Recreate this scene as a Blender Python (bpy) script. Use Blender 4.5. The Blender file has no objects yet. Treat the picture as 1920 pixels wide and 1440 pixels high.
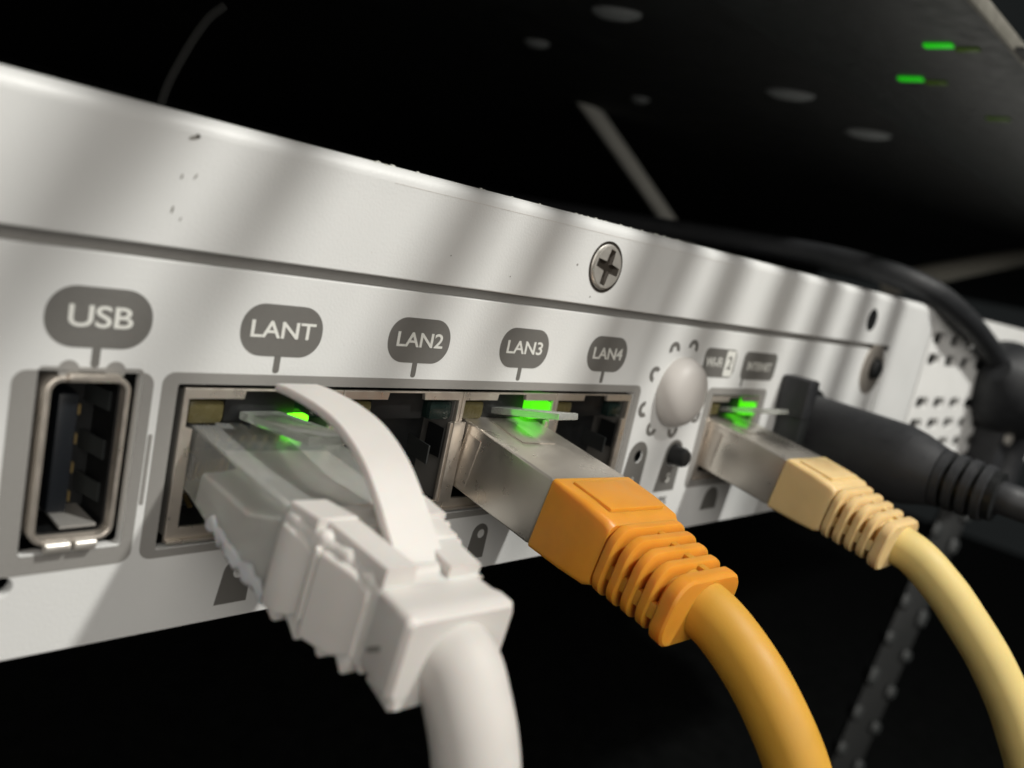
import bpy, bmesh, math, random
from mathutils import Vector, Matrix
random.seed(7)
SC = bpy.context.scene
COL = SC.collection
SC.unit_settings.scale_length = 0.01          # one unit is one centimetre
# ------------------------------------------------------------------ camera
cam_d = bpy.data.cameras.new('camera'); cam = bpy.data.objects.new('camera', cam_d); COL.objects.link(cam)
R_ = Vector((0.68668232, -0.69751092, 0.20480697))
D_ = Vector((0.01790423, -0.26541896, -0.96396691))
F_ = Vector((0.72673711, 0.66560595, -0.16977012))
cam.matrix_world = Matrix(((R_[0], -D_[0], -F_[0], -3.5615), (R_[1], -D_[1], -F_[1], -5.7602), (R_[2], -D_[2], -F_[2], 1.0907), (0, 0, 0, 1)))
cam_d.sensor_width = 36; cam_d.lens = 1587.86 / 1920 * 36
cam_d.clip_start = 0.05; cam_d.clip_end = 2000
cam_d.dof.use_dof = True; cam_d.dof.focus_distance = 7.9; cam_d.dof.aperture_fstop = 0.27
SC.camera = cam
# ------------------------------------------------------------------ world, lamps, exposure
w = bpy.data.worlds.new('World'); SC.world = w; w.use_nodes = True
w.node_tree.nodes['Background'].inputs[0].default_value = (0.9, 1.0, 1.0, 1)
w.node_tree.nodes['Background'].inputs[1].default_value = 0.012
SC.view_settings.view_transform = 'Standard'; SC.view_settings.look = 'None'
SC.view_settings.exposure = 0.0; SC.view_settings.gamma = 1
def area(name, target, direction, dist, size, power, color, size_y=None):
    l = bpy.data.lights.new(name, 'AREA'); l.size = size; l.energy = power; l.color = color
    if size_y: l.shape = 'RECTANGLE'; l.size_y = size_y
    o = bpy.data.objects.new(name, l); COL.objects.link(o)
    d = Vector(direction).normalized(); o.location = Vector(target) + d * dist
    o.rotation_euler = d.to_track_quat('Z', 'Y').to_euler()
    return o
LDIR = Vector((0.22, -0.75, 1.0)).normalized()
LAMP = area('ceiling_lamp', (8, 0, 0), LDIR, 45, 2.5, 21000, (1.0, 0.985, 0.93)).location
area('room_light', (4, 0, 0), (-0.5, -1.0, 0.36), 60, 48, 19000, (1.0, 0.95, 0.88))

# ------------------------------------------------------------------ materials
def mat(name, col, rough=0.5, metal=0.0, noise=None, bump=None, **kw):
    """noise=(scale, amount): the colour wanders; bump=(scale, strength, distance)"""
    m = bpy.data.materials.new(name); m.use_nodes = True
    nt = m.node_tree; b = nt.nodes['Principled BSDF']
    b.inputs['Base Color'].default_value = (*col, 1); b.inputs['Roughness'].default_value = rough
    b.inputs['Metallic'].default_value = metal
    for k, v in kw.items():
        b.inputs[k.replace('_', ' ')].default_value = v
    tc = nt.nodes.new('ShaderNodeTexCoord')
    if noise:
        n = nt.nodes.new('ShaderNodeTexNoise'); n.inputs['Scale'].default_value = noise[0]; n.inputs['Detail'].default_value = 5
        nt.links.new(tc.outputs['Object'], n.inputs['Vector'])
        mx = nt.nodes.new('ShaderNodeMix'); mx.data_type = 'RGBA'
        a = noise[1]
        mx.inputs[6].default_value = (*[max(0, c * (1 - a)) for c in col], 1)
        mx.inputs[7].default_value = (*[min(1, c * (1 + a)) for c in col], 1)
        nt.links.new(n.outputs['Fac'], mx.inputs[0]); nt.links.new(mx.outputs[2], b.inputs['Base Color'])
        mr = nt.nodes.new('ShaderNodeMapRange'); mr.inputs[1].default_value = .3; mr.inputs[2].default_value = .7
        mr.inputs[3].default_value = max(0.02, rough - .08); mr.inputs[4].default_value = min(1, rough + .08)
        nt.links.new(n.outputs['Fac'], mr.inputs[0]); nt.links.new(mr.outputs[0], b.inputs['Roughness'])
    if bump:
        n2 = nt.nodes.new('ShaderNodeTexNoise'); n2.inputs['Scale'].default_value = bump[0]; n2.inputs['Detail'].default_value = 4
        nt.links.new(tc.outputs['Object'], n2.inputs['Vector'])
        bp = nt.nodes.new('ShaderNodeBump'); bp.inputs['Strength'].default_value = bump[1]; bp.inputs['Distance'].default_value = bump[2]
        nt.links.new(n2.outputs['Fac'], bp.inputs['Height']); nt.links.new(bp.outputs[0], b.inputs['Normal'])
    return m
def glow(name, col, st):
    m = mat(name, (col[0] * .2, col[1] * .1, col[2] * .2), .3); b = m.node_tree.nodes['Principled BSDF']
    b.inputs['Emission Color'].default_value = (*col, 1); b.inputs['Emission Strength'].default_value = st
    return m
M = dict(
 white=mat('powder_coated_metal', (.70, .705, .695), .45, noise=(1.2, .03), bump=(40, .5, .005)),
 white2=mat('perforated_white_metal', (.84, .84, .82), .4, noise=(2, .04), bump=(60, .2, .004)),
 print=mat('grey_print', (.155, .15, .14), .42, noise=(30, .06)),
 print2=mat('light_grey_print_and_shade', (.27, .262, .248), .42, noise=(30, .05)),
 text=mat('white_print', (.72, .72, .68), .5),
 nickel=mat('nickel_plating', (.66, .60, .53), .34, .75, noise=(9, .08), bump=(40, .12, .003)),
 steel=mat('bright_steel', (.62, .59, .54), .38, .6, noise=(20, .06)),
 recess=mat('dark_recess', (.05, .042, .034), .4, .5),
 plugmetal=mat('plug_shield_metal', (.74, .69, .62), .31, .86, noise=(2.5, .05), bump=(60, .12, .002)),
 dark=mat('black_plastic', (.008, .009, .0095), .5, noise=(8, .2), bump=(40, .15, .004)),
 cavity=mat('black_housing', (.003, .0035, .004), .5),
 tongue=mat('blue_black_tongue', (.007, .009, .012), .4),
 leadrubber=mat('lead_rubber', (.012, .013, .015), .6, noise=(6, .15)),
 rubber=mat('black_rubber', (.027, .028, .031), .55, noise=(10, .15), bump=(70, .25, .004)),
 grille=mat('dark_grey_metal', (.028, .031, .031), .45, noise=(3, .2)),
 void=mat('near_black_metal', (.004, .005, .005), .7, noise=(1, .3)),
 faint=mat('faint_wire', (.003, .0033, .0027), .9),
 pale=mat('pale_grey_paint', (.62, .61, .56), .6, noise=(5, .1)),
 pad=mat('pale_rubber_foot', (.20, .21, .21), .6),
 rod=mat('dull_grey_metal', (.22, .21, .18), .5, .3, noise=(5, .2)),
 whiteplastic=mat('off_white_plastic', (.66, .63, .60), .42, noise=(3, .04), bump=(35, .2, .006), Subsurface_Weight=.25, Subsurface_Scale=.06),
 whitecord=mat('off_white_cord', (.62, .59, .56), .6, noise=(4, .05), bump=(45, .15, .004), Subsurface_Weight=.15, Subsurface_Scale=.05),
 orange=mat('orange_rubber', (.70, .29, .03), .42, noise=(5, .10), bump=(50, .25, .004), Subsurface_Weight=.7, Subsurface_Scale=.16, Subsurface_Radius=(1.0, .42, .08)),
 orangecord=mat('orange_cord_jacket', (.62, .325, .034), .58, noise=(4, .10), bump=(60, .22, .003), Subsurface_Weight=.2, Subsurface_Scale=.06, Subsurface_Radius=(1.0, .42, .1)),
 cream=mat('pale_yellow_rubber', (.74, .53, .25), .5, noise=(5, .08), bump=(50, .2, .004), Subsurface_Weight=.4, Subsurface_Scale=.1, Subsurface_Radius=(1.0, .6, .25)),
 creamcord=mat('pale_yellow_jacket', (.72, .56, .21), .6, noise=(4, .08), bump=(60, .22, .003), Subsurface_Weight=.15, Subsurface_Scale=.05),
 frosted=mat('frosted_polycarbonate', (.80, .81, .78), .17, noise=(6, .08), bump=(9, .2, .01), Transmission_Weight=.78, IOR=1.35),
 flash=mat('cloudy_flash', (.72, .73, .76), .3, Transmission_Weight=.25, IOR=1.35, Subsurface_Weight=.4, Subsurface_Scale=.06),
 clear=mat('clear_latch_plastic', (.82, .84, .80), .16, Transmission_Weight=.72, IOR=1.45),
 yellowled=mat('unlit_yellow_lens', (.085, .072, .03), .25, noise=(9, .2)),
 greenled=mat('unlit_green_lens', (.008, .016, .014), .22, noise=(9, .2)),
 lit=glow('lit_green_led', (.10, 1.0, .008), .95),
 core=glow('bright_green_led', (.12, 1.0, .01), 3.2),
 lit2=glow('lit_green_indicator', (.02, .8, .01), .55),
 amber=glow('dim_amber_indicator', (.10, .20, .01), .16),
 gold=mat('gold_contacts', (.55, .40, .17), .3, .9),
 scuff=mat('dark_scuff', (.22, .21, .19), .6),
 dust=mat('dust', (.55, .55, .5), .9),
 cap=mat('satin_grey_cap', (.63, .60, .57), .55, noise=(3, .04), bump=(50, .15, .003)),
)
# ------------------------------------------------------------------ object helpers
def link(name, me, m, parent=None, **props):
    o = bpy.data.objects.new(name, me); COL.objects.link(o)
    if m is not None: me.materials.clear(); me.materials.append(M[m] if isinstance(m, str) else m)
    if parent is not None: o.parent = parent
    for k, v in props.items(): o[k] = v
    return o
def thing(name, label, cat, loc=(0, 0, 0), group=None):
    o = bpy.data.objects.new(name, None); COL.objects.link(o); o.location = loc
    o['label'] = label; o['category'] = cat; o.empty_display_size = .3
    if group: o['group'] = group
    return o
def part(name, me, m, parent, **props):
    """mesh given in world coordinates, parents are unrotated empties or parts at their own place"""
    o = link(name, me, m, parent, **props)
    off = Vector((0, 0, 0)); p = parent
    while p is not None: off += p.location; p = p.parent
    o.location = -off
    return o
def smooth(me, ang=40):
    me.polygons.foreach_set('use_smooth', [True] * len(me.polygons))
    try: me.set_sharp_from_angle(angle=math.radians(ang))
    except Exception: pass
    return me
def bm_mesh(bm, name, sm=None):
    bmesh.ops.recalc_face_normals(bm, faces=bm.faces)
    me = bpy.data.meshes.new(name); bm.to_mesh(me); bm.free()
    if sm: smooth(me, sm)
    return me
def add_box(bm, c, s, mat4=None, bev=0.0):
    r = bmesh.ops.create_cube(bm, size=1)
    vs = r['verts']
    bmesh.ops.scale(bm, vec=s, verts=vs); bmesh.ops.translate(bm, vec=c, verts=vs)
    if bev:
        es = {e for v in vs for e in v.link_edges}
        rr = bmesh.ops.bevel(bm, geom=list(es), offset=bev, segments=2, affect='EDGES', profile=.6)
        vs = list({v for f in rr['faces'] for v in f.verts} | {v for v in vs if v.is_valid})
    if mat4 is not None: bmesh.ops.transform(bm, matrix=mat4, verts=vs)
    return vs
def box(c, s, bev=0.0, mat4=None, name='box'):
    bm = bmesh.new(); add_box(bm, c, s, mat4, bev); return bm_mesh(bm, name, 35 if bev else None)
def rrect(x0, z0, x1, z1, r, n=5):
    pts = []
    for cx, cz, a in ((x1 - r, z1 - r, 0), (x0 + r, z1 - r, 90), (x0 + r, z0 + r, 180), (x1 - r, z0 + r, 270)):
        for i in range(n + 1):
            t = math.radians(a + 90 * i / n); pts.append((cx + r * math.cos(t), cz + r * math.sin(t)))
    return pts
def circ(x, z, r, n=28): return [(x + r * math.cos(2 * math.pi * i / n), z + r * math.sin(2 * math.pi * i / n)) for i in range(n)]
def plate(outlines, y0, y1, bevel=0.0, name='plate'):
    """solid sheet between the depths y0 < y1 whose face (x,z) has the given outline and holes"""
    cu = bpy.data.curves.new(name, 'CURVE'); cu.dimensions = '2D'; cu.fill_mode = 'BOTH'
    for pts in outlines:
        s = cu.splines.new('POLY'); s.points.add(len(pts) - 1)
        for i, p in enumerate(pts): s.points[i].co = (p[0], p[1], 0, 1)
        s.use_cyclic_u = True
    cu.extrude = (y1 - y0) / 2 - bevel; cu.bevel_depth = bevel; cu.bevel_resolution = 1 if bevel else 0
    if bevel: cu.offset = -bevel
    o = bpy.data.objects.new('tmp', cu); COL.objects.link(o)
    dg = bpy.context.evaluated_depsgraph_get()
    me = bpy.data.meshes.new_from_object(o.evaluated_get(dg)); bpy.data.objects.remove(o); bpy.data.curves.remove(cu)
    me.materials.clear()
    me.transform(Matrix(((1, 0, 0, 0), (0, 0, -1, (y0 + y1) / 2), (0, 1, 0, 0), (0, 0, 0, 1))))
    if bevel: smooth(me, 30)
    return me
def text(s, x, z, size, y, parent, m='text', sx=1.0, th=.004, shear=0.0):
    cu = bpy.data.curves.new('t', 'FONT'); cu.body = s; cu.size = size; cu.align_x = 'CENTER'; cu.align_y = 'CENTER'
    cu.extrude = th / 2; cu.offset = size * .012; cu.shear = shear; cu.space_character = .97
    o = bpy.data.objects.new('tmp', cu); COL.objects.link(o)
    dg = bpy.context.evaluated_depsgraph_get()
    me = bpy.data.meshes.new_from_object(o.evaluated_get(dg)); bpy.data.objects.remove(o); bpy.data.curves.remove(cu)
    me.materials.clear()
    me.transform(Matrix(((sx, 0, 0, x), (0, 0, -1, y), (0, 1, 0, z), (0, 0, 0, 1))))
    return part('lettering', me, m, parent)
def cyl(p0, p1, r0, r1=None, n=24, name='cyl', cap=True):
    r1 = r0 if r1 is None else r1
    return lathe(p0, Vector(p1) - Vector(p0), [(0, r0), ((Vector(p1) - Vector(p0)).length, r1)], n, cap)
def lathe(o, d, prof, n=32, cap=True, sm=40):
    d = Vector(d).normalized(); q = d.to_track_quat('Z', 'Y'); bm = bmesh.new(); rings = []
    for h, r in prof:
        if r < 1e-6: rings.append([bm.verts.new(Vector(o) + d * h)]); continue
        rings.append([bm.verts.new(Vector(o) + d * h + q @ Vector((r * math.cos(2 * math.pi * i / n), r * math.sin(2 * math.pi * i / n), 0))) for i in range(n)])
    for a, b in zip(rings, rings[1:]):
        for i in range(n):
            j = (i + 1) % n
            if len(a) == 1 and len(b) == 1: continue
            if len(a) == 1: bm.faces.new((a[0], b[i], b[j]))
            elif len(b) == 1: bm.faces.new((a[i], a[j], b[0]))
            else: bm.faces.new((a[i], a[j], b[j], b[i]))
    if cap:
        for r in (rings[0], rings[-1]):
            if len(r) > 2: bm.faces.new(r)
    return bm_mesh(bm, 'lathe', sm)
def catmull(pts, sub=10):
    P = [Vector(p) for p in pts]; P = [2 * P[0] - P[1]] + P + [2 * P[-1] - P[-2]]; out = []
    for i in range(1, len(P) - 2):
        for k in range(sub):
            t = k / sub; a, b, c, d = P[i - 1:i + 3]
            out.append(.5 * ((2 * b) + (c - a) * t + (2 * a - 5 * b + 4 * c - d) * t * t + (3 * b - a - 3 * c + d) * t ** 3))
    out.append(P[-2]); return out
def tube(pts, r, n=28, sub=10, wob=0.0, rf=None):
    P = catmull(pts, sub) if sub > 1 else [Vector(p) for p in pts]
    bm = bmesh.new(); rings = []; up = Vector((1, 0, 0))
    for i, p in enumerate(P):
        t = (P[min(i + 1, len(P) - 1)] - P[max(i - 1, 0)]).normalized()
        a = (up - t * up.dot(t)).normalized(); b = t.cross(a); up = a
        rr = (rf(i / (len(P) - 1)) if rf else r)
        rings.append([bm.verts.new(p + (a * math.cos(2 * math.pi * k / n) + b * math.sin(2 * math.pi * k / n)) * rr * (1 + wob * math.sin(k * 2.1 + i * .35) * math.sin(i * .23 + k))) for k in range(n)])
    for A, B in zip(rings, rings[1:]):
        for k in range(n): bm.faces.new((A[k], A[(k + 1) % n], B[(k + 1) % n], B[k]))
    bm.faces.new(rings[0]); bm.faces.new(rings[-1])
    return bm_mesh(bm, 'tube', 50)
def sec_loft(T, secs, n=4, sm=35):
    """secs: (v outward, u centre, w centre, half width, half height, corner) in the frame T (x=u, y=-v, z=w)"""
    bm = bmesh.new(); rings = []
    for v, uc, wc, hw, hh, cr in secs:
        cr = min(cr, hw * .98, hh * .98)
        rings.append([bm.verts.new(T @ Vector((uc + a, -v, wc + b))) for a, b in rrect(-hw, -hh, hw, hh, cr, n)])
    k = len(rings[0])
    for A, B in zip(rings, rings[1:]):
        for i in range(k): bm.faces.new((A[i], A[(i + 1) % k], B[(i + 1) % k], B[i]))
    bm.faces.new(rings[0]); bm.faces.new(rings[-1])
    return bm_mesh(bm, 'loft', sm)

# ------------------------------------------------------------------ setting
def struct(name, me, m): return link(name, me, m, None, kind='structure')
struct('rack_back_wall', box((30, 70, 0), (260, 1, 140)), 'void')
struct('rack_floor', box((30, 10, -34), (260, 119, 1)), 'void')

# ================================================================== ROUTER
router = thing('router', 'white metal router seen close at its port side, network cables plugged into its LAN sockets', 'router', (4, 0, -2.42))
X0, X1 = -6.0, 14.58
face = plate([[(X0, -2.36), (X0 + .01, -2.42), (X1, -2.42), (X1, .435), (X0, .435)],
              rrect(-1.70, -1.66, -1.03, -.345, .03), rrect(-.765, -1.73, 4.905, -.445, .02), rrect(6.75, -1.70, 8.17, -.455, .02),
              circ(5.29, -1.27, .085, 20), circ(-1.78, -1.87, .07, 20), circ(11.95, .09, .17), circ(6.13, -1.28, .17, 24)], 0, .11, .008)
part('faceplate', face, 'white', router)
# lid with rolled upper edge: profile swept along x
def sweep_x(prof, x0, x1, sm=30, nseg=1):
    bm = bmesh.new(); R = []
    for k in range(nseg + 1):
        x = x0 + (x1 - x0) * k / nseg
        R.append([bm.verts.new((x, y, z)) for y, z in prof])
    for A, B in zip(R, R[1:]):
        for i in range(len(prof)): j = (i + 1) % len(prof); bm.faces.new((A[i], A[j], B[j], B[i]))
    bm.faces.new(R[0]); bm.faces.new(R[-1])
    return bm_mesh(bm, 'sweep', sm)
pr_ = [(-.022, .53), (-.03, .54), (-.03, 1.31)]
for i in range(9):
    t = math.radians(180 - 90 * i / 8)
    pr_.append((.10 + .13 * math.cos(t), 1.31 + .13 * math.sin(t)))
pr_ += [(9.0, 1.44), (9.0, 1.38), (.10, 1.38), (.05, 1.31), (.05, .53)]
part('lid', sweep_x(pr_, X0, 12.6), 'white', router)
part('lid_end_bracket', sweep_x([(-.03, -2.30), (-.03, 1.31)] + [(.10 + .13 * math.cos(math.radians(180 - 90 * i / 6)), 1.31 + .13 * math.sin(math.radians(180 - 90 * i / 6))) for i in range(7)] + [(2, 1.44), (2, 1.38), (.0, 1.31), (-.006, -2.30)], 12.62, X1), 'white', router)
part('lid_shade_band', box((3.3, .28, .483), (18.6, .40, .094)), 'print2', router)  # grey filling of the gap, its colour stands in for the lid's shadow
part('body', box((4.35, 4.7, -.55), (20.5, 8.5, 3.6)), 'dark', router)
# thin scored line below the rolled edge
part('score_line', box((3.6, -.0308, 1.305), (5.6, .003, .004)), 'cap', router)
# screws on the lid
def screw(x, z, y, r=.245, turn=12, rec=True):
    ring = part('screw_recess', lathe((x, y + .012, z), (0, -1, 0), [(0, r + .035), (.018, r + .035), (.014, r + .004), (0, r)], 40, False), 'recess', router)
    me = lathe((x, y + .05, z), (0, -1, 0), [(0, r - .01), (.055, r), (.066, r - .012), (.078, r * .94), (.060, r * .90), (.02, r * .88)], 40, False)
    bm = bmesh.new(); bm.from_mesh(me)
    # recessed cross: floor, walls
    T = Matrix.Translation((x, y - .032, z)) @ Matrix.Rotation(math.radians(turn), 4, 'Y')
    a, L = r * .22, r * .80
    cross = [(a, a), (L, a * .8), (L, -a * .8), (a, -a), (a * .8, -L), (-a * .8, -L), (-a, -a), (-L, -a * .8), (-L, a * .8), (-a, a), (-a * .8, L), (a * .8, L)]
    outer = [(r * .76 * math.cos(2 * math.pi * k / 12 + math.radians(8)), r * .76 * math.sin(2 * math.pi * k / 12 + math.radians(8))) for k in range(12)]
    top = [bm.verts.new(T @ Vector((p[0], 0, p[1]))) for p in cross]
    bot = [bm.verts.new(T @ Vector((p[0] * .6, .029, p[1] * .6))) for p in cross]
    n = 12
    for i in range(n): j = (i + 1) % n; bm.faces.new((top[i], top[j], bot[j], bot[i]))
    bc_ = bmesh.new()
    tb = [bc_.verts.new(v.co) for v in top]; bb = [bc_.verts.new(v.co) for v in bot]
    for i in range(n): j = (i + 1) % n; bc_.faces.new((tb[i], tb[j], bb[j], bb[i]))
    bc_.faces.new(bb); bmesh.ops.delete(bm, geom=top + bot, context='VERTS')
    me = bm_mesh(bm, 'screw', 35)
    s = part('screw', me, 'steel', router)
    part('cross_recess', bm_mesh(bc_, 'cross'), 'recess', s)
    # flat top with the cross cut out
    cr2 = [((T.to_3x3() @ Vector((p[0], 0, p[1]))) + Vector((x, 0, z))) for p in cross]
    part('screw_head', plate([circ(x, z, r * .93, 36), [(v.x, v.z) for v in cr2]], y - .033, y - .022, .003), 'steel', s)
screw(3.775, .962, -.03)
part('screw_hole', lathe((11.42, -.034, .95), (0, -1, 0), [(0, .0), (.0, .15), (.006, .15), (.006, .19), (0, .2)], 28, False), 'dark', router)
# the far screw in the faceplate
f2 = part('washer', lathe((12.1, -.0, .09), (0, -1, 0), [(0, .47), (.02, .47), (.04, .42), (.045, .22), (.0, .2)], 32, False), 'nickel', router)
part('screw', lathe((12.1, -.0, .10), (0, -1, 0), [(0, .19), (.10, .19), (.16, .12), (.17, .0)], 24, False), 'dark', f2)
part('reset_pin_hole', lathe((5.29, .10, -1.27), (0, -1, 0), [(0, 0), (.0, .082), (.10, .082)], 20, False), 'cavity', router)
# ---- printed marks
def stem(x, z0, z1, wd, par): part('pointer', plate([rrect(x - wd / 2, z1, x + wd / 2, z0, wd * .45, 4)], -.0035, .002), 'print', par)
def badge(x, z, hw, hh, s, size, stemx=None, ang=.0, th=None, rr=None):
    b = part('badge', plate([rrect(x - hw, z - hh, x + hw, z + hh, rr or min(hw, hh) * .94, 10)], -.0038, .002), 'print', router)
    text(s, x, z, size, -.006, b, sx=1.24)
    if stemx is not None: stem(stemx, z - hh + .02, z - hh - .135, .055, b)
    return b
badge(-1.36, 0, .345, .205, 'USB', .205, -1.36)
for i, s in enumerate(('LANT', 'LAN2', 'LAN3', 'LAN4')):
    badge(.01 + i * 1.397, 0, .36, .205, s, .188, .0 + i * 1.397)
b5 = badge(6.72, -.01, .42, .20, '', .2, None, rr=.10)
text('Wi-Fi', 6.57, -.01, .19, -.006, b5)
iv = part('inverse_box', plate([rrect(6.86, -.19, 7.10, .17, .03)], -.0065, -.0035), 'text', b5)
text('2', 6.98, -.01, .26, -.0085, iv, 'print')
b6 = badge(7.86, -.02, .50, .205, '', .2, None, rr=.10)
text('INTERNET', 7.86, -.03, .17, -.006, b6, sx=.95); stem(7.45, -.2, -.33, .05, b6)
part('port_surround_print', plate([rrect(-.885, -1.80, 5.03, -.355, .09), rrect(-.768, -1.735, 4.908, -.442, .02)], -.0035, .002), 'print2', router)
part('wan_surround_print', plate([rrect(6.60, -1.80, 8.30, -.355, .09), rrect(6.747, -1.703, 8.173, -.452, .02)], -.0035, .002), 'print2', router)
part('usb_surround_print', plate([rrect(-1.85, -1.80, -.945, -.365, .09), rrect(-1.703, -1.663, -1.027, -.342, .03)], -.0035, .002), 'print2', router)
for x in (-1.52, -1.22): part('print_bump', plate([circ(x, -.36, .068, 16)], -.0030, .002), 'print2', router)
part('divider_print', plate([rrect(-.935, -1.36, -.905, -.82, .012)], -.0035, .002), 'print2', router)
def keymark(x, z0, z1, hole, hw=.16, flare=.10, hr=.06, lock=True):
    top = z0 - hw; pts = [(x + hw * math.cos(math.radians(a)), top + hw * math.sin(math.radians(a))) for a in range(0, 181, 15)]
    pts += [(x - hw - flare * .6, z1), (x + hw - flare * .1, z1)]
    outl = [pts]
    if hr: outl.append(circ(x + .015, top, hr, 16))
    return part('port_mark', plate(outl, -.0035, .002), 'print', router)
keymark(2.72, -1.90, -2.29, True, .115, .07, .05)
keymark(-.05, -1.90, -2.29, True, .125, .07, .05)
keymark(7.42, -1.84, -2.18, True, .2, .05, 0)
k1 = keymark(5.30, -1.08, -1.86, True, .20, .12, .085)
text('1', 5.30, -1.62, .16, -.006, k1)
k2 = keymark(6.13, -1.08, -1.80, True, .21, .12, .17)
text('S', 6.12, -1.62, .18, -.006, k2)
text('WPS', 6.05, -1.95, .17, -.005, router, 'print')
# push button
part('wps_button', lathe((6.11, .05, -1.28), (0, -1, 0), [(0, .13), (.22, .13), (.27, .105), (.275, 0)], 32, False), 'dark', router)
# round cap with printed arcs around it
cx, cz = 5.84, -.42
part('round_cap', lathe((cx, 0, cz), (0, -1, 0), [(0, .46), (.05, .465), (.12, .445), (.19, .40), (.25, .325), (.285, .21), (.30, .1), (.302, 0)], 48, False, 60), 'cap', router)
for px, pz, a in ((5.55, .12, 100), (5.97, .17, 75), (5.25, -.21, 150), (5.19, -.66, 195), (5.46, -.91, 240), (5.96, -.95, 275), (6.42, .02, 40), (6.44, -.75, -40)):
    t = math.radians(a); pts = []
    for k in range(9): u = t + math.radians(-110 + 220 * k / 8); pts.append((px + .115 * math.cos(u), pz + .105 * math.sin(u)))
    for k in range(9): u = t + math.radians(110 - 220 * k / 8); pts.append((px + .045 * math.cos(u), pz + .045 * math.sin(u)))
    part('cap_mark', plate([pts], -.0035, .002), 'print', router)
# small scuffs and dust
for x, z, a, b, rot in ((-.913, 1.284, .042, .014, 20), (-.89, 1.30, .015, .018, 50), (-.963, 1.014, .007, .020, -15), (-.868, 1.032, .006, .024, -28), (-.997, .785, .008, .028, -12), (-.933, .73, .005, .016, -30), (1.55, .80, .006, .006, 0), (3.30, .93, .012, .012, 0), (3.62, .62, .010, .010, 0), (2.35, .7, .006, .006, 0)):
    t = math.radians(rot)
    pts = [(x + a * math.cos(u) * math.cos(t) - b * math.sin(u) * math.sin(t), z + a * math.cos(u) * math.sin(t) + b * math.sin(u) * math.cos(t)) for u in [2 * math.pi * k / 10 for k in range(10)]]
    part('scuff', plate([pts], -.0325, -.028), 'scuff', router)
bm = bmesh.new()
for k in range(52):
    x = random.choice((random.uniform(-.2, 2.4), random.gauss(3.6, .5), random.gauss(4.9, .25), random.uniform(4, 8)))
    t = random.uniform(.75, 1.0); s = random.uniform(.005, .016)
    c = Vector((x, .10 - .13 * math.cos(t * math.pi / 2), 1.31 + .132 * math.sin(t * math.pi / 2)))
    r = bmesh.ops.create_icosphere(bm, subdivisions=1, radius=s)
    for v in r['verts']: v.co = Vector((v.co.x * random.uniform(.8, 2.5), v.co.y, v.co.z * .6 + random.uniform(-.2, .2) * s)) + c
part('dust_specks', bm_mesh(bm, 'dust'), 'dust', router, kind='stuff')
bm = bmesh.new()
for k in range(46):
    up_ = random.random() < .55
    x = random.uniform(-1.8, 9); z = random.uniform(.6, 1.25) if up_ else random.choice((random.uniform(.22, .4), random.uniform(-2.35, -1.85)))
    a = random.uniform(0, 3.1); s1, s2 = random.uniform(.003, .008), random.uniform(.002, .005); y = -.0325 if up_ else -.002
    bm.faces.new([bm.verts.new((x + s1 * math.cos(a + t) , y, z + s2 * math.sin(a + t))) for t in (0, 1.2, 2.4, 3.9, 5.1)])
part('dust_specks', bm_mesh(bm, 'specks'), 'cap', router, kind='stuff')
# ---- USB port
shell = plate([rrect(-1.655, -1.59, -1.105, -.40, .10), rrect(-1.617, -1.55, -1.143, -.44, .07)], -.03, 1.2, .012)
usb = part('usb_port', shell, 'nickel', router)
part('inner_lining', plate([rrect(-1.615, -1.548, -1.145, -.442, .06), rrect(-1.60, -1.533, -1.16, -.457, .05)], .06, 1.1), 'cavity', usb)
part('housing', box((-1.37, .9, -1.0), (.60, .1, 1.25)), 'cavity', usb)
part('tongue', box((-1.46, .45, -.98), (.13, .72, .86), .02), 'tongue', usb)
for z in (-.62, -.98, -1.30):
    bm = bmesh.new(); add_box(bm, (0, 0, 0), (.015, .30, .14), Matrix.Translation((-1.20, .30, z)) @ Matrix.Rotation(math.radians(12), 4, 'Z'))
    part('contact_spring', bm_mesh(bm, 's'), 'grille', usb)
for k in range(4): part('contact', box((-1.39, .40, -.66 - k * .21), (.012, .62, .07)), 'gold', usb)
part('floor_spring', box((-1.32, .25, -1.50), (.24, .4, .02), 0, None), 'print2', usb)
part('top_tab', box((-1.36, -.012, -.405), (.34, .10, .055), .02), 'nickel', usb)
for x0, x1 in ((-1.56, -1.39), (-1.37, -1.22)):
    part('shell_tab', lathe((x0, -.035, -1.60), (1, 0, 0), [(0, .03), (.01, .042), (x1 - x0 - .01, .042), (x1 - x0, .03)], 20), 'steel', usb)
part('cavity', box((-1.365, 1.25, -1.0), (.72, .1, 1.36)), 'cavity', router)
part('cavity', box((4.8, 1.40, -1.08), (12, .1, 1.5)), 'cavity', router)
for z in (-.33, -1.75): part('cavity', box((3.3, .75, z), (10.2, 1.25, .02)), 'cavity', router)
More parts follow.
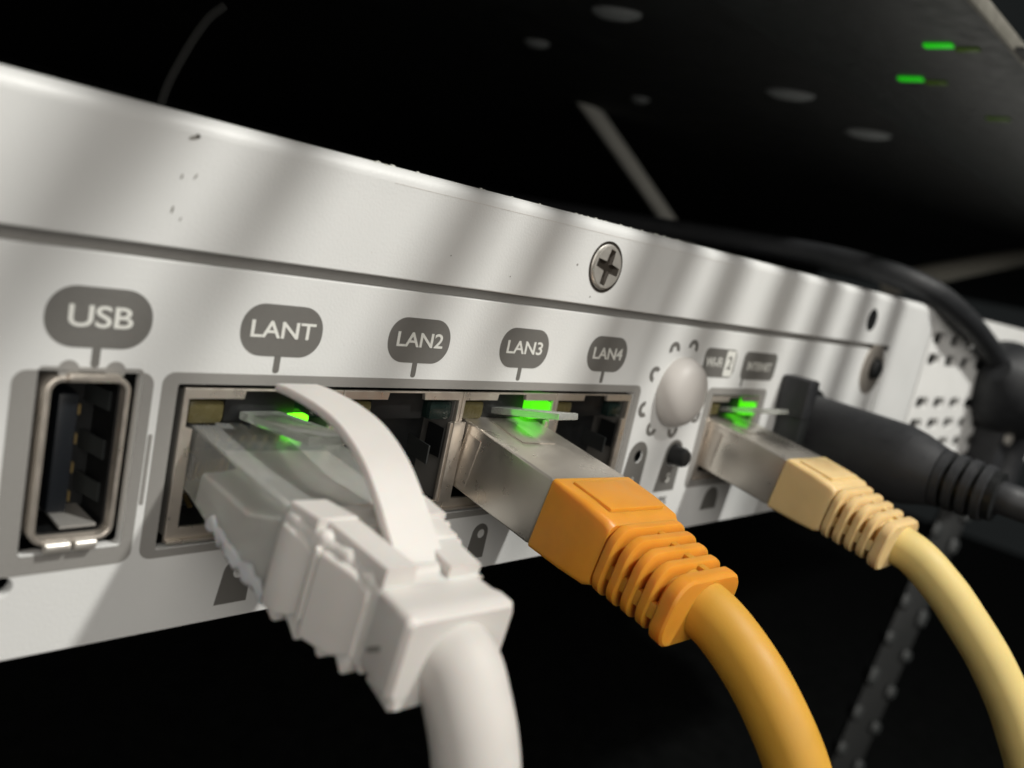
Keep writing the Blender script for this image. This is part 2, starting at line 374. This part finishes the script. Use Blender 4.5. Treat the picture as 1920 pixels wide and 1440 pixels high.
# ---- RJ45 sockets
def port(xc, lit=False, wan=False, low=False):
    hw = .6985 - .004
    T, B = -.475, -1.69
    outer = [(xc - hw, B), (xc + hw, B), (xc + hw, T), (xc - hw, T)]
    iw = .60; uw = .655
    op = [(xc - iw, -1.575), (xc + iw, -1.575), (xc + iw, -.79), (xc + uw, -.775), (xc + uw, -.555), (xc + .215, -.555), (xc + .205, -.492), (xc - .205, -.492), (xc - .215, -.555), (xc - uw, -.555), (xc - uw, -.775), (xc - iw, -.79)]
    fr = part('wan_port' if wan else 'lan_port', plate([outer, op], .0, .045, .006), 'nickel', router)
    # inner shield walls
    for s in (-1, 1): part('side_wall', box((xc + s * (hw - .03), .65, -1.08), (.03, 1.2, 1.15)), 'print', fr)
    part('lower_lip', box((xc, -.018, -1.672), (2 * hw, .06, .026), .006), 'nickel', fr)
    # housing parts
    part('housing_block', box((xc, .42, -.635), (.62, .62, .27), .015), 'cavity', fr)
    part('housing_floor', box((xc, .62, -1.62), (1.30, 1.1, .06)), 'dark', fr)
    part('housing_step', box((xc, .95, -1.15), (1.26, .3, .9), .02), 'cavity', fr)
    for s in (-1, 1):
        m = 'yellowled' if s < 0 else ('lit' if lit else 'greenled')
        if low and s > 0:
            part('led', box((xc + .33, .09, -.755), (.18, .10, .10), .02), 'core', fr)
            part('housing_block', box((xc + .48, .30, -.66), (.33, .3, .20), .02), 'greenled', fr)
        elif lit and s > 0: part('led', box((xc + .50, .20, -.672), (.32, .36, .195), .03), m, fr)
        else: part('led', box((xc + s * .485, .22, -.672), (.29, .36, .195), .05), m, fr)
    # springs at each side, sloping into the socket
    for s in (-1, 1):
        bm = bmesh.new()
        add_box(bm, (0, 0, 0), (.018, .80, .19), Matrix.Translation((xc + s * .50, .45, -1.12)) @ Matrix.Rotation(math.radians(-9 * s), 4, 'Z') @ Matrix.Rotation(math.radians(0), 4, 'X'), .004)
        part('ground_spring', bm_mesh(bm, 'sp'), 'grille', fr)
    for s in (-1, 1):
        bm = bmesh.new()
        add_box(bm, (xc + s * .575, .16, -1.0), (.02, .24, .30), None, .004)
        part('guide_rail', bm_mesh(bm, 'gr'), 'cavity', fr)
    for k in range(8):
        bm = bmesh.new(); add_box(bm, (0, 0, 0), (.035, .5, .018), Matrix.Translation((xc - .357 + k * .102, .55, -1.44)) @ Matrix.Rotation(math.radians(28), 4, 'X'))
        part('contact_wire', bm_mesh(bm, 'cw'), 'gold', fr)
    return fr
PX = [-.01, 1.387, 2.784, 4.181]
for i, x in enumerate(PX): port(x, lit=i in (0, 2), low=i == 0)
port(7.46, lit=True, wan=True)
# divider feet between neighbouring sockets
for x in (PX[0] + .6985, PX[1] + .6985, PX[2] + .6985):
    part('socket_divider', box((x, -.012, -1.18), (.15, .03, .82), .004), 'nickel', router)
# power jack and clip post beside it
part('power_jack', lathe((9.9, 0, -1.0), (0, -1, 0), [(0, .68), (.05, .68), (.06, .5)], 32), 'dark', router)
bm = bmesh.new(); add_box(bm, (8.84, -.24, -.40), (.36, .46, .60), None, .05)
clip = part('cord_clip', bm_mesh(bm, 'clip', 35), 'rubber', router)
part('clip_foot', box((8.95, -.22, -.98), (.30, .40, .58), .03), 'grille', clip)

# ================================================================== PLUG POSE HELPER
def pose(x, z, droop, roll, yaw=0):
    return Matrix.Translation((x, 0, z)) @ Matrix.Rotation(math.radians(yaw), 4, 'Z') @ Matrix.Rotation(math.radians(droop), 4, 'X') @ Matrix.Rotation(math.radians(roll), 4, 'Y')
def tmesh(me, T): me.transform(T); return me
def shielded_plug(T, root, cord_m, boot_m, latch_T, bump=False):
    """T origin: centre of the plug at the panel plane"""
    H = .335
    shell = part('connector_shell', sec_loft(T, [(-.75, 0, 0, .565, H - .02, .02), (-.7, 0, 0, .585, H, .025), (1.13, 0, 0, .585, H, .025), (1.16, 0, 0, .575, H - .01, .025)]), 'plugmetal', root)
    # seam strip and pressed window on the left side and the top
    part('pressed_pad', tmesh(box((0, -.18, H + .004), (.50, .50, .012), .005), T), 'plugmetal', shell)
    part('side_fold', tmesh(box((-.588, -.10, -.02), (.014, .22, .50), .004), T), 'nickel', shell)
    part('lower_rib', tmesh(box((-.30, -1.00, -H - .008), (.1, .3, .018), .006), T), 'plugmetal', shell)
    body = part('boot', sec_loft(T, [(1.162, 0, 0, .585, H, .03), (1.18, 0, 0, .60, H + .015, .04), (1.55, 0, -.01, .595, H + .01, .06), (1.82, 0, -.02, .58, H - .01, .07), (1.88, 0, -.025, .555, H - .04, .08), (1.885, 0, -.03, .43, .205, .16), (2.62, 0, -.10, .39, .20, .16)], 5), boot_m, root)
    part('raised_pad', tmesh(box((0, 0, 0), (.86, .48, .20), .025, Matrix.Translation((0, -1.50, H - .072)) @ Matrix.Rotation(math.radians(2.5), 4, 'X')), T), boot_m, body)
    for k in range(5):
        v = 1.945 + k * .156; hw = .575 - k * .014; hh = .335 - k * .010; wc = -.035 - .017 * k
        th = .049
        if k == 4: th = .072; v += .03; hw = .53; hh = .315; wc -= .01
        part('boot_rib', sec_loft(T, [(v - th, 0, wc, hw - .022, hh - .022, .19), (v - th * .72, 0, wc, hw - .003, hh - .003, .20), (v, 0, wc, hw, hh, .205), (v + th * .72, 0, wc - .006, hw - .003, hh - .003, .20), (v + th, 0, wc - .006, hw - .022, hh - .022, .19)], 7), boot_m, body)
    for k in range(5):
        v = 1.867 + k * .156; wc = -.035 - .017 * k
        for (u, w_) in ((.08, .225), (-.46, -.06), (.46, -.02), (.0, -.22)):
            part('rib_bridge', tmesh(box((u, -v, wc + w_), (.10, .09, .14), .02), T), boot_m, body)
    latch = part('latch', box((0, .07, 0), (.30, 1.0, .07), .02, latch_T), 'clear', root)
    return body

# ================================================================== ORANGE CABLE (LAN3)
oc = thing('network_cable', 'orange network cable with ribbed orange boot and silver plug in socket LAN3', 'cable', (2.79, 0, -1.15), 'network cables plugged into the router')
To = pose(2.775, -1.135, 8.3, 3.2)
LT = Matrix.Translation((2.77, -.36, -.585)) @ Matrix.Rotation(math.radians(-12.5), 4, 'X')
shielded_plug(To, oc, 'orangecord', 'orange', LT)
part('cord', tube([tuple(To @ Vector((0, -2.35, -.10))), (2.80, -2.72, -1.66), (2.81, -3.10, -1.87), (2.82, -3.42, -2.14), (2.84, -3.72, -2.50), (2.86, -3.97, -3.0), (2.88, -4.15, -3.8), (2.9, -4.3, -6)], .255), 'orangecord', oc)
# ================================================================== CREAM CABLE (WAN)
cc = thing('network_cable', 'pale yellow network cable with ribbed boot, plugged in beyond the round cap', 'cable', (7.46, 0, -1.17), 'network cables plugged into the router')
Tc = pose(7.455, -1.17, 8.0, 1.5)
LT2 = Matrix.Translation((7.42, -.33, -.585)) @ Matrix.Rotation(math.radians(-14), 4, 'X')
shielded_plug(Tc, cc, 'creamcord', 'cream', LT2)
part('cord', tube([tuple(Tc @ Vector((0, -2.35, -.10))), (7.52, -2.80, -1.71), (7.55, -3.2, -1.95), (7.6, -3.5, -2.21), (7.7, -3.95, -2.68), (7.8, -4.37, -3.29), (7.9, -4.7, -4.1), (8, -4.9, -6)], .255), 'creamcord', cc)
# ================================================================== WHITE CABLE (LAN1)
wc = thing('network_cable', 'thick white network cable with clear plug and long curved latch guard in socket LAN1', 'cable', (-.01, 0, -1.15), 'network cables plugged into the router')
Tw = pose(-.02, -1.16, 4.5, 3.0)
H = .345
plug = part('connector_shell', sec_loft(Tw, [(-.75, 0, .1, .56, .22, .02), (-.7, 0, .1, .585, .245, .03), (.10, 0, .095, .585, .25, .03), (.45, 0, .06, .588, .285, .03), (.80, 0, .01, .59, .335, .03), (1.30, 0, 0, .59, H, .03), (1.33, 0, 0, .58, H - .01, .03)]), 'frosted', wc)
part('inner_carrier', sec_loft(Tw, [(.15, 0, -.10, .50, .16, .03), (.85, 0, -.10, .52, .17, .03), (1.29, 0, -.03, .54, .27, .04)]), 'whitecord', plug)
for k in range(8): part('contact_blade', tmesh(box((-.357 + k * .102, .42, -.12), (.03, .4, .2)), Tw), 'gold', plug)
part('latch', box((0, 0, 0), (.36, 1.0, .07), .02, Matrix.Translation((-.02, -.40, -.66)) @ Matrix.Rotation(math.radians(-6), 4, 'X')), 'clear', wc)
# boot: side cheeks (stepped), middle body and collar
bsec = []
steps = [(1.335, .60, .00, .345), (1.40, .61, .00, .35), (1.47, .60, -.02, .375), (1.50, .58, -.015, .35), (1.53, .57, .005, .325), (1.60, .56, -.01, .345), (1.68, .555, -.03, .385), (1.71, .53, -.025, .36), (1.735, .51, .0, .31), (1.80, .505, -.02, .33), (1.88, .50, -.05, .375), (1.91, .48, -.045, .35), (1.935, .465, -.02, .29), (2.00, .455, -.05, .315), (2.07, .45, -.08, .355), (2.10, .43, -.07, .32), (2.12, .42, -.05, .28), (2.19, .415, -.075, .29)]
for v, hw, wcn, hh in steps: bsec.append((v, 0, wcn, hw, hh, .05))
boot = part('boot', sec_loft(Tw, bsec, 4, 50), 'whiteplastic', wc)
for s in (-1, 1):
    for (v0, v1, w0, w1, dw) in ((1.345, 1.66, .60, .565, -.02), (1.70, 2.12, .535, .45, -.05)):
        part('grip', sec_loft(Tw, [(v0, s * (w0 - .015), dw, .03, .24, .02), (v0 + .05, s * w0, dw, .035, .30, .03), (v1 - .14, s * (w1 + .012), dw - .01, .035, .29, .03), (v1 - .10, s * (w1 - .008), dw - .01, .03, .27, .03), (v1, s * (w1 - .03), dw - .01, .03, .22, .02)]), 'whiteplastic', boot)
    part('grip_ridge', sec_loft(Tw, [(1.675, s * .55, .0, .02, .24, .015), (1.70, s * .56, -.0, .02, .26, .015), (1.72, s * .55, -.0, .02, .24, .015)]), 'whiteplastic', boot)
part('top_rail', sec_loft(Tw, [(1.34, -.44, H + .01, .14, .045, .02), (1.62, -.40, H + .015, .15, .05, .02), (1.63, -.36, H - .02, .12, .07, .02), (2.18, -.28, H - .07, .12, .07, .02)]), 'whiteplastic', boot)
part('top_rail', sec_loft(Tw, [(1.34, .46, H + .01, .11, .045, .02), (1.62, .42, H + .0, .12, .05, .02), (1.63, .37, H - .04, .11, .06, .02), (1.85, .35, H - .06, .12, .06, .02), (1.86, .30, H - .08, .14, .06, .02), (2.18, .27, H - .10, .14, .06, .02)]), 'whiteplastic', boot)
part('collar', sec_loft(Tw, [(2.17, 0, -.045, .40, .24, .05), (2.20, 0, -.045, .42, .26, .05), (2.34, 0, -.055, .43, .265, .05), (2.40, 0, -.058, .45, .275, .05), (2.50, 0, -.065, .45, .275, .05), (2.535, 0, -.068, .425, .25, .05)], 5), 'whiteplastic', boot)
part('foot_fin', sec_loft(Tw, [(2.25, -.22, -.33, .16, .05, .03), (2.50, -.22, -.36, .18, .06, .03), (2.53, -.22, -.36, .16, .04, .03)]), 'whiteplastic', boot)
part('slot', tmesh(box((0, 0, 0), (.012, .12, .03), 0, Matrix.Translation((-.436, -2.29, -.12)) @ Matrix.Rotation(math.radians(-35), 4, 'X')), Tw), 'scuff', boot)
# curved latch guard: a strip with thickness, from the collar up and over to the panel
path = catmull([(.01, -.32, -.37), (.01, -.55, -.36), (.02, -.90, -.38), (.02, -1.20, -.44), (.02, -1.48, -.575), (.02, -1.70, -.76), (.02, -1.88, -.95), (.02, -2.04, -1.10), (.03, -2.20, -1.17)], 8)
bm = bmesh.new(); rings = []
for i, p in enumerate(path):
    t = (path[min(i + 1, len(path) - 1)] - path[max(i - 1, 0)]).normalized(); nrm = Vector((1, 0, 0)).cross(t).normalized()
    f = i / (len(path) - 1)
    hw = .185 + .02 * f + (.20 * max(0, (f - .84) / .16) ** 1.3)
    th = .030 + .012 * f
    if nrm.z < 0: nrm = -nrm
    rings.append([bm.verts.new(p + Vector((a * hw, 0, 0)) + nrm * b * th) for a, b in ((-1, .55), (-.94, 1), (.94, 1), (1, .55), (1, -.55), (.94, -1), (-.94, -1), (-1, -.55))])
for A, B in zip(rings, rings[1:]):
    for k in range(8): bm.faces.new((A[k], A[(k + 1) % 8], B[(k + 1) % 8], B[k]))
bm.faces.new(rings[0]); bm.faces.new(rings[-1])
part('latch_guard', bm_mesh(bm, 'guard', 40), 'whiteplastic', wc)
# ragged moulding flash on the left lower side of the plug
fs = []
for k in range(14):
    v = .45 + k * .066
    f = k / 13
    fs.append((v, -.575 + random.uniform(-.012, .012), -.17 - .13 * f + random.uniform(-.02, .02), .03 + random.uniform(0, .012), random.choice((.03, .05, .08, .07)), .03))
part('moulding_flash', sec_loft(Tw, fs, 3, 60), 'flash', plug)
part('cord', tube([tuple(Tw @ Vector((0, -2.36, -.15))), (0.0, -2.54, -1.52), (.0, -2.68, -1.68), (.01, -2.80, -1.90), (.02, -2.88, -2.16), (.03, -2.92, -2.5), (.04, -2.94, -3.0), (.05, -2.95, -4.5)], .27), 'whitecord', wc)

# ================================================================== POWER PLUG with ringed neck
pp = thing('power_plug', 'thick round black power plug with ringed neck pushed in beside the pale yellow cable', 'power plug', (9.95, 0, -1.02))
ax = (9.85, -.02, -1.02)
part('plug_body', lathe(ax, (0.0, -1, -.02), [(0, .30), (.06, .55), (.12, .62), (1.6, .61), (1.85, .56), (2.08, .48), (2.18, .45)], 48), 'rubber', pp)
for k in range(4):
    v = 2.24 + k * .19
    part('neck_ring', lathe(Vector(ax) + Vector((0, -v, -.02 * v)), (0, -1, -.02), [(-.05, .37), (-.045, .44 - k * .008), (.065, .43 - k * .008), (.07, .37)], 40), 'rubber', pp)
part('neck', lathe(Vector(ax) + Vector((0, -2.15, -.04)), (0, -1, -.02), [(0, .38), (.85, .36)], 32), 'dark', pp)
part('cord', tube([(9.95, -2.9, -1.08), (10.0, -3.15, -1.09), (10.25, -3.5, -1.14), (11.0, -3.8, -1.3), (12.2, -3.9, -1.6), (15, -4.1, -2.4), (20, -4.4, -4)], .24), 'rubber', pp)

# ================================================================== BLACK LEAD ARCHING OVER THE LID
bl = thing('power_lead', 'black lead arching over the far end of the lid to a bulky plug head', 'cable', (17.2, -1, .4))
part('cord', tube([(10.5, 14, 1.80), (12.0, 9, 1.86), (13.0, 5.5, 1.95), (13.40, 2.8, 2.0), (13.55, 1.2, 1.94), (14.0, .1, 1.74), (15.3, -.29, 1.38), (17.4, -.3, .95), (19.2, -.33, .45), (20.2, -.35, .1)], .235), 'leadrubber', bl)
part('plug_head', lathe((18.5, -.42, .42), (1.1, 0, -.38), [(0, .30), (.25, .55), (.6, .92), (1.1, 1.06), (2.3, 1.1), (2.8, .9)], 36), 'leadrubber', bl)
part('plug_stem', tube([(21.0, -.6, -.3), (21.6, -.5, -1.3), (21.7, -.45, -2.0), (21.6, -.45, -2.8)], .45), 'leadrubber', bl)

# ================================================================== PERFORATED WHITE BOX to the right
pb = thing('perforated_unit', 'white perforated metal unit standing directly past the far end of the router', 'network device', (20, 0, -2.45))
holes = []
for z in (1.10, .84, .39, -.10, -.55, -1.03, -1.5, -1.95):
    if abs(z + .10) < .01 or z == 1.10: continue
    for k in range(22):
        x = 14.92 + 1.12 * k + (.0 if z > 0 else .06)
        holes.append(rrect(x, z - .12, x + .72, z + .12, .09, 3))
part('front_grille', plate([[(14.70, -2.40), (40, -2.40), (40, 1.43), (14.70, 1.43)]] + holes, -.01, .09, .0), 'white2', pb)
part('top_panel', box((27.4, 5.1, 1.38), (25.1, 9.9, .06)), 'white2', pb)
part('side_panel', box((14.73, 3.1, -.5), (.05, 5.9, 3.78)), 'dark', pb)
part('inner_screen', box((27.4, 1.2, -.5), (25, .1, 3.7)), 'print', pb)
# ================================================================== small dark connector with glint below the plug head
sc_ = thing('black_connector', 'small black connector with a glinting screw below the bulky plug head', 'connector', (20.2, 0, -2.1))
part('connector_body', box((20.2, -.35, -1.5), (.9, .7, 1.2), .12), 'rubber', sc_)
part('screw', lathe((19.95, -.72, -1.25), (0, -1, 0), [(0, .16), (.1, .16), (.14, .1), (.15, 0)], 20), 'steel', sc_)

# ================================================================== DEVICE ABOVE
up = thing('upper_device', 'dark grey rack device overhead, its underside slotted and showing lit green indicators', 'network device', (20, 0, 6.0))
part('underside_plate', box((24, 1.75, 6.12), (70, 4.3, .2), .02), 'grille', up)
part('front_edge', box((24, -.46, 6.10), (70, .09, .26), .03), 'rod', up)
part('rear_underside', box((24, 36.9, 6.131), (240, 66, .2)), 'void', up)
def slab(name, x, y, z, lx, ly, m, rot=0, h=.05):
    part(name, box((0, 0, 0), (lx, ly, h), .02, Matrix.Translation((x, y, z)) @ Matrix.Rotation(math.radians(rot), 4, 'Z')), m, up)
slab('indicator', 12.86, .72, 5.995, .20, .50, 'lit2'); slab('indicator', 13.10, .28, 5.995, .16, .40, 'amber')
slab('indicator', 15.15, 2.0, 5.995, .20, .50, 'lit2'); slab('indicator', 15.4, 1.55, 5.995, .18, .42, 'amber')
slab('indicator', 18.4, 1.10, 5.995, .2, .5, 'amber')
for x, y, lx, ly in ((11.3, 7.1, .55, 1.1), (13.4, 11.6, .45, .7), (17.9, 6.1, .6, 1.25), (22.4, 5.7, .7, 1.3), (19.4, 12.4, .4, .6)):
    part('foot_pad', tmesh(lathe((0, 0, 0), (0, 0, -1), [(0, 1), (.1, .95), (.2, .6), (.22, 0)], 24, False), Matrix.Translation((x * 0.94, y * .92, 6.035)) @ Matrix.Rotation(math.radians(26), 4, 'Z') @ Matrix.Diagonal((lx / 2, ly / 2, .8, 1))), 'pad', up)
slab('bracket_tab', 13.4, -.52, 6.02, .7, .25, 'dark')

# ================================================================== RODS BEHIND
r1 = link('rack_strut', tube([(19.5, 15, 6.3), (22.2, 15, 5.05), (27.5, 15, 2.5), (30.5, 15, 1.0)], .30, 14, 4), 'pale')
r1['label'] = 'thin grey metal strut slanting down in the dark just behind the lid'; r1['category'] = 'strut'
r2 = link('rack_strut', tube([(28, 6, 2.2), (33, 6, 3.2), (45, 6, 5.4), (52, 6, 6.3)], .42, 14, 4), 'rod')
r2['label'] = 'grey metal strut rising towards the right edge above the black lead'; r2['category'] = 'strut'
r3 = link('thin_wire', tube([(1.55, 5, 3.1), (1.35, 5, 2.85), (1.12, 5, 2.35), (.95, 5, 1.8), (.9, 5, 1.0)], .055, 10, 6), 'faint')
r3['label'] = 'faint thin dark wire in the blackness above the left part of the lid'; r3['category'] = 'wire'

# ================================================================== RACK RAIL below right
rr_ = thing('rack_rail', 'dim blurred rail with paired pale studs hanging in the dark below the plugs', 'rack rail', (29, 2, -5))
pa, pb = Vector((30.2, 2, -1.5)), Vector((24.3, 2, -15.5))
dr = (pb - pa).normalized(); sd = Vector((.7, -.7, 0)); sd = (sd - dr * sd.dot(dr)).normalized(); nr = dr.cross(sd)
RM = Matrix((( sd.x, nr.x, dr.x, 0), (sd.y, nr.y, dr.y, 0), (sd.z, nr.z, dr.z, 0), (0, 0, 0, 1)))
LR = (pb - pa).length
part('rail_strip', box((0, 0, LR / 2), (.95, .16, LR), .03, Matrix.Translation(pa) @ RM), 'void', rr_)
k = 0
while .9 + k * 1.35 < LR:
    for s_ in (-1, 1):
        part('stud', box((s_ * .38, 0, .9 + k * 1.35 + s_ * .12 + random.uniform(-.08, .08)), (.34, .5, .46 + random.uniform(-.1, .12)), .12, Matrix.Translation(pa) @ RM), 'grille', rr_)
    k += 1

# ================================================================== ADDED SLATS overhead, out of the frame, put there to throw the stripe shadows
cm = thing('stripe_slats', 'added dark slats above the router, just out of view, casting the stripes on it', 'shadow slats', (6, -3.3, 7))
ZR = 7.0
part('slat_bar', box((6, -3.1, ZR + .1), (24, .25, .3)), 'dark', cm)
for xs, wd, ln in ((-1.52, .52, 2.2), (-.30, .36, 2.2), (1.62, .42, 2.6), (2.75, .40, 2.3), (4.45, .42, 2.9), (5.15, .45, 2.3), (6.35, .50, 3.0), (8.0, .55, 3.2), (9.45, .5, 3.6), (10.9, .5, 3.8), (12.4, .5, 4)):
    xr = xs + (LAMP.x - xs) * (ZR - .95) / (LAMP.z - .95)
    bm = bmesh.new()
    y0 = -3.1; y1 = y0 - ln; wd *= 1.18
    a = [bm.verts.new((xr + s * wd / 2, y0, ZR + t)) for s, t in ((-1, -.05), (1, -.05), (1, .05), (-1, .05))]
    b = [bm.verts.new((xr + s * wd / 2, y1 + .7, ZR + t)) for s, t in ((-1, -.05), (1, -.05), (1, .05), (-1, .05))]
    c = [bm.verts.new((xr + s * wd / 7, y1 - .6, ZR + t)) for s, t in ((-1, -.05), (1, -.05), (1, .05), (-1, .05))]
    for A, B in ((a, b), (b, c)):
        for k in range(4): bm.faces.new((A[k], A[(k + 1) % 4], B[(k + 1) % 4], B[k]))
    bm.faces.new(a); bm.faces.new(c)
    part('stripe_slat', bm_mesh(bm, 'stripe_slat'), 'dark', cm)
